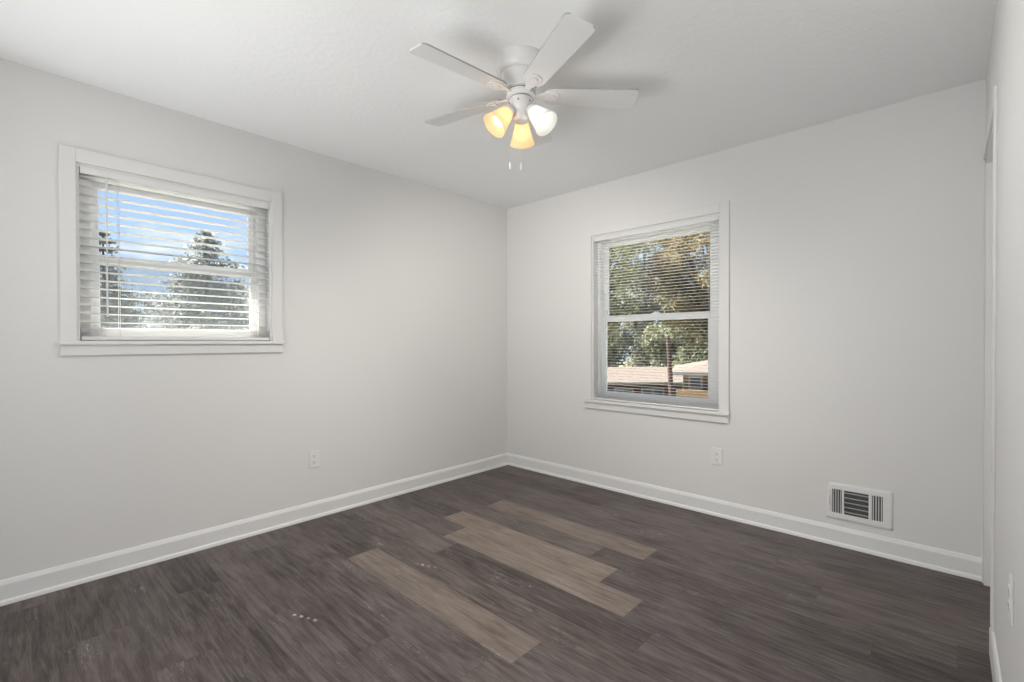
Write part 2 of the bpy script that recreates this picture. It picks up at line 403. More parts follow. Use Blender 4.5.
# ------------------------------------------------------------------ windows
def make_window(name, fn, W, meet, side, depth=0.115):
    """fn(a0,a1,d0,d1,z0,z1,bm) adds a box; a along wall, d depth (positive into the wall, negative into the room)"""
    root = empty(name, (0, 0, 0)); struct(root)
    a0, a1, z0, z1 = W['a0'], W['a1'], W['z0'], W['z1']
    cw = 0.058
    top = z1+0.066
    bm = B()
    fn(a0-cw, a0, -0.014, 0, z0, top, bm)
    fn(a1, a1+cw, -0.014, 0, z0, top, bm)
    fn(a0, a1, -0.014, 0, z1, top, bm)
    child(obj('window_casing', bm, M_casing, bevel=0.002), root)
    bm = B(); fn(a0-cw-0.004, a1+cw+0.004, -0.032, 0.0, z0, z0+0.020, bm); fn(a0, a1, 0.0, depth-0.03, z0, z0+0.020, bm)
    child(obj('window_sill', bm, M_casing, bevel=0.003), root)
    bm = B(); fn(a0-cw, a1+cw, -0.016, 0, z0-0.052, z0, bm)
    child(obj('window_apron', bm, M_casing, bevel=0.003), root)
    # jamb liner
    bm = B()
    fn(a0, a0+0.012, 0, depth+0.01, z0+0.02, z1, bm); fn(a1-0.012, a1, 0, depth+0.01, z0+0.02, z1, bm); fn(a0+0.012, a1-0.012, 0, depth+0.01, z1-0.012, z1, bm)
    child(obj('window_jamb', bm, M_casing), root)
    # vinyl frame
    fw = 0.046; fl_, fr_ = (0.046, 0.046) if side == 'L' else (0.027, 0.066)
    bm = B()
    A0, A1, Z0, Z1 = a0+0.012, a1-0.012, z0+0.02, z1-0.012
    fn(A0, A0+fl_, depth-0.055, depth+0.03, Z0, Z1, bm); fn(A1-fr_, A1, depth-0.055, depth+0.03, Z0, Z1, bm)
    fn(A0+fl_, A1-fr_, depth-0.055, depth+0.03, Z1-fw*0.7, Z1, bm); fn(A0+fl_, A1-fr_, depth-0.055, depth+0.03, Z0, Z0+0.025, bm)
    child(obj('window_frame', bm, M_vinyl, bevel=0.003), root)
    s0, s1 = A0+fl_, A1-fr_
    sw = 0.036
    def sash(nm, d0, d1, za, zb2, rb, rt):
        bm = B()
        fn(s0, s0+sw, d0, d1, za, zb2, bm); fn(s1-sw, s1, d0, d1, za, zb2, bm)
        fn(s0+sw, s1-sw, d0, d1, za, za+rb, bm); fn(s0+sw, s1-sw, d0, d1, zb2-rt, zb2, bm)
        so = child(obj(nm, bm, M_vinyl, bevel=0.003), root)
        bm = B(); dm = (d0+d1)/2
        fn(s0+sw-0.004, s1-sw+0.004, dm-0.002, dm+0.002, za+rb-0.004, zb2-rt+0.004, bm)
        g = obj('window_pane', bm, M_glass, so); g['label'] = 'clear glass pane'
        return so
    sash('upper_sash', depth+0.005, depth+0.028, meet[0]+0.004, Z1-fw*0.7, meet[1]-meet[0]-0.006, 0.034)
    lo = sash('lower_sash', depth-0.032, depth-0.002, Z0+0.025, meet[1], 0.042, meet[1]-meet[0])
    if side == 'L':                                       # half screen outside the lower sash
        bm = B(); fn(s0+0.004, s1-0.004, depth+0.0205, depth+0.0210, Z0+0.025, meet[0]+0.01, bm)
        sc = child(obj('insect_screen', bm, M_screen), root); sc['label'] = 'fine grey insect screen over the lower sash'
    bm = B()                                             # sash lock on the meeting rail
    am = (a0+a1)/2
    fn(am-0.030, am+0.030, depth-0.034, depth-0.006, meet[1], meet[1]+0.008, bm); fn(am-0.008, am+0.022, depth-0.040, depth-0.012, meet[1]+0.008, meet[1]+0.016, bm)
    lk = obj('sash_lock', bm, M_vinyl, lo, bevel=0.002)
    return root
f1 = lambda a0, a1, d0, d1, z0, z1, bm: bmx(bm, XL-d1, XL-d0, a0, a1, z0, z1)
f2 = lambda a0, a1, d0, d1, z0, z1, bm: bmx(bm, a0, a1, YB+d0, YB+d1, z0, z1)
win1 = make_window('window_1', f1, W1, (1.580, 1.622), 'L')
win2 = make_window('window_2', f2, W2, (1.334, 1.382), 'B')

# ------------------------------------------------------------------ blinds
def make_blind(label, W, fn, P, slat_w, pitch, z_top, z_low, stack, tilt, crown, centre, ladders, holes, wand, thick):
    """fn: box adder; P(a,d,z): point; centre = depth of the slats' middle line"""
    root = empty('window_blind', P((W['a0']+W['a1'])/2, centre, W['z0']+0.02))
    tag(root, label, 'window blind', 'white blinds hanging in the windows')
    a0, a1 = W['a0']+0.016, W['a1']-0.016
    hw = slat_w/2
    ht = 0.028 if slat_w > 0.03 else 0.026
    bm = B(); fn(a0, a1, centre-hw-0.002, centre+hw+0.002, z_top, z_top+ht, bm)
    fn(a0-0.001, a1+0.001, centre-hw-0.006, centre-hw-0.003, z_top-0.004, z_top+ht+0.002, bm)
    child(obj('headrail', bm, M_rail, bevel=0.002), root)
    n = int(round((z_top-0.012-z_low)/pitch))
    bm = B()
    def slat(z, tl, hole=True):
        # cross-section across depth: NS strips with a crown, split in length at the cord holes
        NS = 4
        cuts = [(a0, a1, False)]
        if holes and hole:
            hl = 0.008; cuts = []; x = a0
            for la in ladders:
                cuts.append((x, la-hl, False)); cuts.append((la-hl, la+hl, True)); x = la+hl
            cuts.append((x, a1, False))
        us = [-1, -0.46, 0.46, 1] if (holes and hole) else [-1, -0.5, 0, 0.5, 1]
        for (s, e_, hh) in cuts:
            segs = [(us[i], us[i+1]) for i in range(len(us)-1)]
            if hh: segs = [segs[0], segs[2]]
            for (u0, u1) in segs:
                q = []
                for a in (s, e_):
                    for u in (u0, u1):
                        for tt in (-thick/2, thick/2):
                            d = u*hw*math.cos(tl); zz = -u*hw*math.sin(tl) + crown*(1-u*u) + tt
                            q.append(bm.verts.new(P(a, centre+d, z+zz)))
                for f in ((0, 1, 3, 2), (4, 6, 7, 5), (0, 4, 5, 1), (2, 3, 7, 6), (0, 2, 6, 4), (1, 5, 7, 3)):
                    bm.faces.new([q[i] for i in f])
    for i in range(n+1):
        slat(z_low+i*pitch, tilt)
    zs = W['z0']+0.024+ (0.018 if slat_w > 0.03 else 0.012)
    for i in range(stack):
        slat(zs+0.004+i*(thick+0.0035 if slat_w > 0.03 else 0.0022), 0, False)
    so = child(obj('slats', bm, M_blind), root)
    bm = B(); fn(a0, a1, centre-hw, centre+hw, W['z0']+0.023, zs, bm)
    child(obj('bottom_rail', bm, M_rail, bevel=0.003), root)
    for la in ladders:
        bm = B()
        for u in (-1, 1):
            tube(bm, [P(la+0.006, centre+u*(hw+0.0015), zs), P(la+0.006, centre+u*(hw+0.0015), z_top)], 0.0009 if slat_w < 0.03 else 0.0013, 6)
        for i in range(n+1):
            z = z_low+i*pitch-0.0015
            tube(bm, [P(la+0.007, centre-hw, z+hw*math.sin(tilt)), P(la+0.007, centre+hw, z-hw*math.sin(tilt))], 0.0007, 5)
        child(obj('ladder_cord', bm, M_cord), root)
    if wand:
        wa, wl = wand
        bm = B(); tube(bm, [P(wa, centre-hw-0.010, z_top+0.005), P(wa, centre-hw-0.012, z_top-0.03), P(wa, centre-hw-0.012, z_top-wl)], [0.002, 0.004, 0.0045], 6)
        child(obj('tilt_wand', bm, M_cord, smooth=True), root)
    return root
P1 = lambda a, d, z: (XL-d, a, z)
P2 = lambda a, d, z: (a, YB+d, z)
make_blind('white wide-slat horizontal blind in the smaller left wall window with sky behind', W1, f1, P1, 0.050, 0.042, 2.002, 1.272, 6, math.radians(1.5), 0.0, 0.028, [0.362, 0.992], True, (0.318, 0.70), 0.0028)
make_blind('white thin-slat mini blind in the taller back wall window', W2, f2, P2, 0.025, 0.0218, 1.990, 0.745, 8, math.radians(0.0), 0.0009, 0.022, [-2.035, -1.205], False, None, 0.0008)

# ------------------------------------------------------------------ ceiling fan
FX, FY = -1.418, 1.572
fan = empty('ceiling_fan', (FX, FY, HC))
tag(fan, 'white five-blade ceiling fan with three lit glass lamp shades', 'ceiling fan')
bm = B()
prof = [(0.0, 0.0), (0.112, 0.0), (0.114, -0.006), (0.113, -0.040), (0.108, -0.058), (0.096, -0.070), (0.090, -0.073), (0.090, -0.078), (0.084, -0.092), (0.074, -0.110), (0.069, -0.122), (0.069, -0.136), (0.062, -0.140), (0.0, -0.140)]
lathe(bm, prof, 48); obj('motor_housing', bm, M_fan, fan, smooth=True)
bm = B(); lathe(bm, [(0.0, -0.140), (0.057, -0.140), (0.057, -0.147), (0.0, -0.147)], 40); o = obj('vent_ring', bm, M_groove, fan, smooth=True); o['label'] = 'dark ventilation groove ring'
bm = B(); lathe(bm, [(0.0, -0.147), (0.063, -0.147), (0.066, -0.152), (0.066, -0.166), (0.060, -0.170), (0.054, -0.171), (0.0, -0.171)], 40); obj('flywheel', bm, M_fan, fan, smooth=True)
bm = B(); lathe(bm, [(0.0, -0.171), (0.048, -0.171), (0.048, -0.176), (0.0, -0.176)], 40); o = obj('lower_groove_ring', bm, M_groove, fan, smooth=True); o['label'] = 'dark groove above the switch housing'
bm = B(); lathe(bm, [(0.0, -0.176), (0.050, -0.176), (0.052, -0.182), (0.051, -0.215), (0.044, -0.232), (0.036, -0.240), (0.036, -0.262), (0.030, -0.276), (0.014, -0.284), (0.0, -0.286)], 40)
hs = obj('switch_housing', bm, M_nickel, fan, smooth=True)
for k in range(6):
    a = 2*PI*k/6
    bm = B()
    lathe(bm, [(0, 0.004), (0.0035, 0.003), (0.0035, 0)], 10, Matrix.Translation((0.0515*math.cos(a), 0.0515*math.sin(a), -0.198)) @ Matrix.Rotation(a, 4, 'Z') @ Matrix.Rotation(PI/2, 4, 'Y'))
    obj('screw', bm, M_groove, hs)
BL_Z = -0.158
BR0, BR1 = 0.098, 0.532
def blade_half(r):
    # half width along the blade
    t_ = (r-BR0)/(BR1-BR0)
    w_ = 0.048 + 0.015*t_
    if t_ < 0.12: w_ *= 0.30+0.70*math.sqrt(max(0, 1-((0.12-t_)/0.12)**2))
    if t_ > 0.95: w_ *= math.sqrt(max(0, 1-((t_-0.95)/0.05)**2))*0.26+0.74
    return w_
BP = math.radians(12)
first_blade = None
for k in range(5):
    ang = math.radians(263.5+72*k)
    Mb = Matrix.Rotation(ang, 4, 'Z') @ Matrix.Translation((0, 0, BL_Z)) @ Matrix.Rotation(-BP, 4, 'X')
    bm = B()
    rs = [BR0+(BR1-BR0)*i/48 for i in range(49)]
    pts = [(r, blade_half(r)) for r in rs] + [(r, -blade_half(r)) for r in reversed(rs)]
    prism(bm, pts, 0.0, 0.0065, lambda a, b, d: tuple(Mb @ Vector((a, b, d))))
    bl = obj('fan_blade', bm, M_blade, fan)
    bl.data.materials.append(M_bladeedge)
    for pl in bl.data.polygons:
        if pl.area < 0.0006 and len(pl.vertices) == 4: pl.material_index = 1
    # blade iron: arm from the flywheel ending in a rounded oval plate with a raised boss
    bm = B()
    def iron(pts, z0, z1):
        prism(bm, pts, z0, z1, lambda a, b, d: tuple(Mb @ Vector((a, b, d))))
    iron([(0.050, 0.013), (0.085, 0.014), (0.105, 0.022), (0.125, 0.032), (0.150, 0.035), (0.172, 0.024), (0.180, 0.0), (0.172, -0.024), (0.150, -0.035), (0.125, -0.032), (0.105, -0.022), (0.085, -0.014), (0.050, -0.013)], -0.005, 0.0)
    iron([(0.143+0.020*math.cos(2*PI*j/20), 0.017*math.sin(2*PI*j/20)) for j in range(20)], -0.011, -0.005)
    for (sx, sy) in ((0.122, 0.019), (0.122, -0.019), (0.170, 0.0)):
        iron([(sx+0.0045*math.cos(2*PI*j/10), sy+0.0045*math.sin(2*PI*j/10)) for j in range(10)], -0.0075, -0.005)
    obj('blade_bracket', bm, M_fan, bl, bevel=0.0015)

M_warm = shade_mat('lit_warm_glass_shade', (1.0, 0.80, 0.57), 0.16)
M_cool = shade_mat('lit_white_glass_shade', (0.89, 0.89, 0.85), 0.08)
LAMP = 43.0
for k, (ang, warm) in enumerate(((249, True), (9, False), (129, True))):
    a = math.radians(ang)
    tiltd = math.radians(42)
    # socket joint at radius 0.052, z -0.232; axis points outward and down
    base = Vector((0.050*math.cos(a), 0.050*math.sin(a), -0.228))
    axis = Vector((math.cos(a)*math.sin(tiltd), math.sin(a)*math.sin(tiltd), -math.cos(tiltd)))
    q = (-axis).to_track_quat('Z', 'Y').to_matrix().to_4x4()     # local -Z = axis
    Ms = Matrix.Translation(base) @ q
    bm = B(); tube(bm, [(0.026*math.cos(a), 0.026*math.sin(a), -0.214), tuple(base*0.7+Vector((0.026*math.cos(a), 0.026*math.sin(a), -0.214))*0.3), tuple(base+axis*0.012)], [0.012, 0.013, 0.015], 14)
    lathe(bm, [(0.0, 0.0), (0.024, -0.002), (0.028, -0.010), (0.028, -0.026), (0.0, -0.026)], 24, Ms)
    obj('lamp_socket', bm, M_nickel, fan, smooth=True)
    bm = B()
    R = [(0.026, -0.018), (0.031, -0.030), (0.035, -0.045), (0.040, -0.065), (0.047, -0.090), (0.056, -0.118), (0.059, -0.124)]
    lathe(bm, R + [(r-0.003, z) for r, z in reversed(R)], 40, Ms)
    sh = obj('lamp_shade', bm, M_warm if warm else M_cool, fan, smooth=True)
    sh['label'] = ('lit frosted shade glowing amber' if warm else 'lit frosted shade glowing white')
    bm = B()
    lathe(bm, [(0.0, -0.026), (0.013, -0.028), (0.014, -0.040), (0.022, -0.056), (0.028, -0.072), (0.029, -0.084), (0.024, -0.098), (0.013, -0.106), (0.0, -0.108)], 24, Ms)
    cb = (1.0, 0.86, 0.62) if warm else (0.98, 0.99, 1.0)
    bu = obj('light_bulb', bm, emit_mat('bulb_glow_warm' if warm else 'bulb_glow_white', cb, 3.4 if warm else 3.9), sh, smooth=True)
    pl = light('fan_lamp_light', 'SPOT', tuple(Vector((FX, FY, HC))+base+axis*0.128), LAMP*(1.0, 0.80, 1.2)[k], (1.0, 0.95, 0.88) if warm else (1.0, 0.985, 0.96), shadow_soft_size=0.03, spot_size=math.radians(150), spot_blend=0.9)
    aim(pl, axis)

for (lx, dz, kr) in ((-0.050, -0.475, 0.0045), (0.002, -0.480, 0.008)):
    off = Vector((math.cos(YAW)*lx, math.sin(YAW)*lx, 0))
    bm = B(); s = off.normalized()*0.0 + off*0.6
    tube(bm, [(s.x, s.y, -0.235), (off.x, off.y, -0.27), (off.x, off.y, dz+0.02)], 0.0005, 6)
    ch = obj('pull_chain', bm, M_fan, fan)
    bm = B(); lathe(bm, [(0.0, 0.020), (kr*0.5, 0.018), (kr, 0.004), (kr, -0.006), (kr*0.5, -0.014), (0, -0.015)], 14, Matrix.Translation((off.x, off.y, dz)))
    obj('pull_knob', bm, M_fan, ch, smooth=True)

# ------------------------------------------------------------------ wall register (vent)
vent = empty('wall_vent', (-0.370, YB, 0.253))
tag(vent, 'white metal air register low on the back wall above the baseboard', 'vent')
VW, VH = 0.296, 0.204
bm = B()
banks = [(-0.123, -0.076), (-0.066, 0.045), (0.060, 0.107)]
bh = 0.068
def vb(a0, a1, d0, d1, z0, z1): bmx(bm, a0, a1, -d1, -d0, z0, z1)
# raised face with three cut-outs
xs = [-VW/2+0.006] + [v for b in banks for v in b] + [VW/2-0.006]
for i in range(0, len(xs), 2):
    vb(xs[i], xs[i+1], 0.004, 0.009, -bh, bh)
vb(-VW/2+0.006, VW/2-0.006, 0.004, 0.009, bh, VH/2-0.006); vb(-VW/2+0.006, VW/2-0.006, 0.004, 0.009, -VH/2+0.006, -bh)
# thin outer lip
for (a0, a1, z0, z1) in ((-VW/2, VW/2, VH/2-0.008, VH/2), (-VW/2, VW/2, -VH/2, -VH/2+0.008), (-VW/2, -VW/2+0.008, -VH/2, VH/2), (VW/2-0.008, VW/2, -VH/2, VH/2)):
    vb(a0, a1, 0.0, 0.006, z0, z1)
vf = obj('register_face', bm, M_vent, vent, bevel=0.0015)
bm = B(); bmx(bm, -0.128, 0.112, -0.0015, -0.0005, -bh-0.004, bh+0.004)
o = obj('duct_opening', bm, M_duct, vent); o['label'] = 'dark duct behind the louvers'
bm = B()
for (b0, b1) in (banks[0], banks[2]):
    nn = 4
    sgn = -1 if b0 < 0 else 1
    for j in range(nn):
        c = b0+(j+0.5)*(b1-b0)/nn
        Mv = Matrix.Translation((c, -0.0055, 0)) @ Matrix.Rotation(sgn*math.radians(38), 4, 'Z')
        bmx(bm, -0.0006, 0.0006, -0.0035, 0.0035, -bh, bh, Mv)
for j in range(5):
    z = -bh+(j+0.5)*2*bh/5
    Mv = Matrix.Translation((0, -0.0055, z)) @ Matrix.Rotation(math.radians(-40), 4, 'X')
    bmx(bm, banks[1][0], banks[1][1], -0.0065, 0.0065, -0.0006, 0.0006, Mv)
obj('louvers', bm, M_vent, vent)
bm = B(); bmx(bm, -0.139, -0.134, -0.016, -0.009, -0.030, 0.030); bmx(bm, -0.140, -0.133, -0.019, -0.014, -0.006, 0.020)
obj('damper_lever', bm, M_vent, vent, bevel=0.001)
for sx in (-0.141, 0.126):
    bm = B(); lathe(bm, [(0, 0.0025), (0.003, 0.002), (0.0038, 0)], 12, Matrix.Translation((sx+0.002, -0.009, -0.004)) @ Matrix.Rotation(PI/2, 4, 'X'))
    obj('screw', bm, M_nickel, vf)

# ------------------------------------------------------------------ outlets
def make_outlet(loc, rotz, label):
    r = empty('wall_outlet', loc); r.rotation_euler = (0, 0, rotz)
    tag(r, label, 'outlet', 'white duplex outlets on the walls')
    bm = B(); bmx(bm, -0.035, 0.035, -0.0055, 0, -0.0575, 0.0575); obj('cover_plate', bm, M_plate, r, bevel=0.003)
    for zc in (0.0195, -0.0195):
        bm = B()
        pts = [(0.0172*math.cos(2*PI*j/28), max(-0.0135, min(0.0135, 0.0172*math.sin(2*PI*j/28)))) for j in range(28)]
        prism(bm, pts, -0.0078, -0.0050, lambda a, b, d: (a, d, b+zc))
        rc = obj('receptacle', bm, M_plate, r)
        bm = B()
        for sx, hh in ((-0.0065, 0.0042), (0.0065, 0.0034)):
            bmx(bm, sx-0.0011, sx+0.0011, -0.0082, -0.0070, zc+0.003-hh, zc+0.003+hh)
        prism(bm, [(0.0026*math.cos(2*PI*j/12), 0.0026*math.sin(2*PI*j/12)) for j in range(12)], -0.0082, -0.0070, lambda a, b, d: (a, d, b+zc-0.0075))
        s_ = obj('slots', bm, M_slot, rc); s_['label'] = 'dark plug slots'
    bm = B(); lathe(bm, [(0, 0.0016), (0.0026, 0.001), (0.003, 0)], 12, Matrix.Translation((0, -0.0055, 0)) @ Matrix.Rotation(PI/2, 4, 'X'))
    obj('screw', bm, M_nickel, r)
    return r
make_outlet((-1.140, YB, 0.397), 0, 'white duplex outlet on the back wall below the right window')
make_outlet((XL, 1.360, 0.392), -PI/2+PI, 'white duplex outlet low on the left wall between window and corner')
make_outlet((XR, 1.780, 0.492), -PI/2, 'white duplex outlet at the right edge on the near side wall')

# ================================================================== outside
def at(px, py, D):
    """point seen at pixel (px,py), D metres ahead of the camera"""
    u = (px-512)/F_PX; v = (345.97-py)/F_PX
    return Vector((0, 0, CAM_Z)) + (fwd + rgt*u + upv*v)*D
GZ = -4.0
M_grass = mat('dry_lawn', (0.22, 0.21, 0.14), 0.9, 0.1, noise=(1.5, 0.35))
bm = B()
gn = 24
gx = [-90+150*i/gn for i in range(gn+1)]; gy = [-30+140*i/gn for i in range(gn+1)]
rnd = random.Random(3)
gv = [[bm.verts.new((x, y, GZ+rnd.uniform(-0.06, 0.06))) for y in gy] for x in gx]
for i in range(gn):
    for j in range(gn):
        bm.faces.new((gv[i][j], gv[i+1][j], gv[i+1][j+1], gv[i][j+1]))
g = obj('ground', bm, M_grass); struct(g)
# unseen pale slab, added to bounce sunlight up onto the left blind
M_bounce = mat('bounce_pale', (0.55, 0.54, 0.50), 0.85, 0.2, noise=(0.8, 0.06))
bm = B(); bmx(bm, -20.0, XL-WT-0.3, -14.0, 16.0, GZ, GZ+0.09)
struct(obj('bounce_slab', bm, M_bounce))
# outer wall of the own house down to the ground
M_ext = mat('foundation_block', (0.35, 0.33, 0.31), 0.8, 0.2, noise=(4, 0.1))
bm = B(); bmx(bm, XL-WT+0.01, XR+WT, -3.2, YB+WT-0.01, GZ-0.1, -0.09)
struct(obj('trim_6', bm, M_ext))

def leaf_mat(name, cols, rough=0.6):
    m = bpy.data.materials.new(name); m.use_nodes = True
    t = m.node_tree; p = t.nodes['Principled BSDF']; p.inputs['Roughness'].default_value = rough; p.inputs['Specular IOR Level'].default_value = 0.2
    a = N(t, 'ShaderNodeAttribute'); a.attribute_name = 'leaf'
    r = N(t, 'ShaderNodeValToRGB'); r.color_ramp.interpolation = 'LINEAR'
    els = r.color_ramp.elements
    for i, c in enumerate(cols):
        pos = i/(len(cols)-1)
        if i == 0: els[0].position = 0; els[0].color = (*c, 1)
        elif i == len(cols)-1: els[len(els)-1].position = 1; els[len(els)-1].color = (*c, 1)
        else: e = els.new(pos); e.color = (*c, 1)
    t.links.new(a.outputs['Fac'], r.inputs[0]); t.links.new(r.outputs[0], p.inputs['Base Color'])
    tl = N(t, 'ShaderNodeBsdfTranslucent'); t.links.new(r.outputs[0], tl.inputs[0])
    mxs = N(t, 'ShaderNodeMixShader'); mxs.inputs[0].default_value = 0.45
    t.links.new(p.outputs[0], mxs.inputs[1]); t.links.new(tl.outputs[0], mxs.inputs[2]); t.links.new(mxs.outputs[0], t.nodes['Material Output'].inputs[0])
    return m
M_bark = mat('bark', (0.077, 0.063, 0.050), 0.9, 0.1, bump=(12, 0.5, 0.02), noise=(6, 0.3))
def leaves(name, centers, sizes, m, parent, seed, bright=None):
    rs = np.random.RandomState(seed)
    n = len(centers)
    d1_ = rs.normal(size=(n, 3)); d1_ /= np.linalg.norm(d1_, axis=1)[:, None]
    d2_ = rs.normal(size=(n, 3)); d2_ -= (d2_*d1_).sum(1)[:, None]*d1_; d2_ /= np.linalg.norm(d2_, axis=1)[:, None]
    s = sizes[:, None]
    v = np.stack([centers-d1_*s, centers+d2_*s*0.5, centers+d1_*s, centers-d2_*s*0.5], 1).reshape(-1, 3)
    me = bpy.data.meshes.new(name)
    me.from_pydata(v.tolist(), [], np.arange(4*n).reshape(-1, 4).tolist())
    at_ = me.attributes.new('leaf', 'FLOAT', 'FACE')
    vals = np.clip(rs.normal(0.5, 0.22, n) + (0 if bright is None else bright), 0, 1).astype(np.float32)
    at_.data.foreach_set('value', vals)
    me.materials.append(m)
    o = bpy.data.objects.new(name, me); C.objects.link(o); o.parent = parent
    return o
def broad_tree(base, height, radius, low, m, label, group, seed, nclump=40, per=260, leaf=0.16, squash=0.8, clump=None):
    rs = np.random.RandomState(seed)
    root = empty('tree', tuple(base)); tag(root, label, 'tree', group)
    bm = B(); rr_ = random.Random(seed)
    tube(bm, [(0, 0, -0.2), (0.1, 0, height*0.25), (-0.1, 0.1, height*0.55), (0, 0, height*0.85)], [height*0.028, height*0.022, height*0.014, height*0.005], 10)
    cs = []
    for i in range(nclump):
        while True:
            q = rs.uniform(-1, 1, 3)
            if 0.25 < np.linalg.norm(q) < 1: break
        c = np.array([q[0]*radius, q[1]*radius, low+(height-low)*(0.5+0.5*q[2])])
        cs.append(c)
        if i % 3 == 0:
            z0 = low*0.7+(c[2]-low)*0.4
            tube(bm, [(0, 0, max(z0, height*0.15)), (c[0]*0.5, c[1]*0.5, (z0+c[2])/2), tuple(c)], [height*0.010, height*0.006, height*0.002], 6)
    obj('trunk', bm, M_bark, root, smooth=True)
    cr_ = clump or radius*0.30
    cen = []; br = []
    for c in cs:
        q = rs.normal(size=(per, 3)); q /= np.linalg.norm(q, axis=1)[:, None]; q *= (rs.uniform(0.3, 1, per)**0.5)[:, None]*cr_
        q[:, 2] *= squash
        cen.append(c+q); br.append(np.full(per, rs.uniform(-0.25, 0.25)))
    cen = np.concatenate(cen); br = np.concatenate(br)
    leaves('foliage', cen, rs.uniform(0.6, 1.2, len(cen))*leaf, m, root, seed, br)
    return root
def conifer(base, height, radius, m, label, group, seed, tiers=22, leaf=0.16):
    rs = np.random.RandomState(seed)
    root = empty('tree', tuple(base)); tag(root, label, 'tree', group)
    bm = B(); tube(bm, [(0, 0, -0.2), (0, 0, height*0.5), (0, 0, height*0.98)], [height*0.018, height*0.012, height*0.003], 8)
    cen = []
    for i in range(tiers):
        f = i/(tiers-1)
        z = height*(0.14+0.85*f); rr_ = radius*(1-f)**0.6*rs.uniform(0.85, 1.12)+0.12
        nb = int(6+7*(1-f))
        for j in range(nb):
            a = rs.uniform(0, 2*PI); r1 = rr_*rs.uniform(0.75, 1.1)
            tip = np.array([r1*math.cos(a), r1*math.sin(a), z-0.06*r1+0.25*r1*rs.uniform(-0.3, 0.5)])
            tube(bm, [(0, 0, z), tuple(tip)], [0.035*(1-f)+0.012, 0.006], 5)
            nl = int(120*(0.25+r1/radius))
            u = rs.uniform(0.15, 1.05, nl)[:, None]
            pts = np.array([0, 0, z])*(1-u)+tip*u + rs.normal(size=(nl, 3))*np.array([0.16, 0.16, 0.09])*(0.5+0.6*(1-f))*(radius/2.2)
            cen.append(pts)
    obj('trunk', bm, M_bark, root, smooth=True)
    cen = np.concatenate(cen)
    leaves('foliage', cen, rs.uniform(0.6, 1.2, len(cen))*leaf, m, root, seed)
    return root
ML_pine = leaf_mat('pine_needles', [(0.18, 0.195, 0.19), (0.25, 0.265, 0.255), (0.33, 0.345, 0.33)])
ML_green = leaf_mat('green_leaves', [(0.092, 0.106, 0.064), (0.184, 0.193, 0.120), (0.285, 0.281, 0.184)])
ML_grey = leaf_mat('grey_green_leaves', [(0.129, 0.138, 0.106), (0.230, 0.235, 0.179), (0.340, 0.331, 0.267)])
ML_autumn = leaf_mat('autumn_leaves', [(0.092, 0.064, 0.041), (0.184, 0.133, 0.074), (0.276, 0.230, 0.120), (0.156, 0.156, 0.078)])

def ground_pt(px, D):
    q = at(px, 342, D); return Vector((q.x, q.y, GZ))
# seen through the left window
def h_for(px, py, D):
    return at(px, py, D).z-GZ
conifer(ground_pt(207, 26), h_for(207, 233, 26), 3.9, ML_pine, 'tall pointed evergreen in the middle of the left window view', 'evergreens beyond the left window', 11, 24, 0.13)
conifer(ground_pt(104, 30), h_for(104, 232, 30), 2.9, ML_pine, 'slim evergreen at the left edge of the left window view', 'evergreens beyond the left window', 12, 22, 0.14)
broad_tree(ground_pt(150, 45), h_for(150, 300, 45), 5.0, 1.5, ML_pine, 'low rounded treetop to the left of the tall evergreen', 'low trees beyond the left window', 13, 34, 200, 0.22)
broad_tree(ground_pt(240, 42), h_for(240, 292, 42), 5.5, 1.5, ML_pine, 'low rounded treetop to the right of the tall evergreen', 'low trees beyond the left window', 14, 34, 200, 0.22)

# seen through the back window: tree line behind the houses
T = [(584, 52, 300, 4.9, ML_grey, 'grey-green tree behind the left end of the long roof'),
     (644, 66, 214, 6.2, ML_grey, 'broad grey-green tree behind the long pink roof, left of the pole'),
     (698, 52, 300, 4.9, ML_green, 'dark green tree right of the pole behind the tan house'),
     (738, 64, 292, 5.8, ML_green, 'dark green tree at the right edge of the back window view')]
for i, (px, D, py, r, m, lab) in enumerate(T):
    broad_tree(ground_pt(px, D), h_for(px, py, D), r, 0.5, m, lab, 'tree line behind the houses', 30+i, 60, 330, 0.24, clump=1.9)
broad_tree(ground_pt(716, 40), h_for(716, 190, 40), 5.4, 5.0, ML_autumn, 'tall brown autumn tree filling the right of the upper pane', 'tall trees in the back window view', 41, 110, 240, 0.17, clump=1.25)
broad_tree(ground_pt(592, 42), h_for(592, 205, 42), 4.2, 4.8, leaf_mat('yellow_green_leaves', [(0.101, 0.110, 0.055), (0.193, 0.198, 0.101), (0.304, 0.294, 0.156)]), 'tall thin yellow-green tree with sky gaps in the upper pane', 'tall trees in the back window view', 42, 85, 110, 0.17, clump=1.2)

# ---- houses
M_shingle = mat('pink_beige_shingles', (0.135, 0.110, 0.095), 0.85, 0.1, noise=(3, 0.12))
M_brick = mat('red_brick', (0.072, 0.034, 0.023), 0.85, 0.1, noise=(6, 0.25))
M_tan = mat('tan_siding', (0.090, 0.074, 0.043), 0.7, 0.2, noise=(3, 0.1))
M_orange = mat('orange_tan_porch_boards', (0.270, 0.171, 0.086), 0.7, 0.2, noise=(3, 0.1))
M_white = mat('white_exterior_trim', (0.225, 0.216, 0.203), 0.6, 0.3, noise=(3, 0.05))
M_dglass = mat('dark_window_glass', (0.05, 0.075, 0.10), 0.15, 0.6, noise=(2, 0.2))
vdir = Vector((fwd.x, fwd.y, 0)).normalized(); rdir = Vector((rgt0.x, rgt0.y, 0))
def frame_at(px, D, turn):
    o = at(px, 342, D); c, s = math.cos(turn), math.sin(turn)
    ax = rdir*c + vdir*s; ay = vdir*c - rdir*s
    return Matrix(((ax.x, ay.x, 0, o.x), (ax.y, ay.y, 0, o.y), (0, 0, 1, 0), (0, 0, 0, 1)))
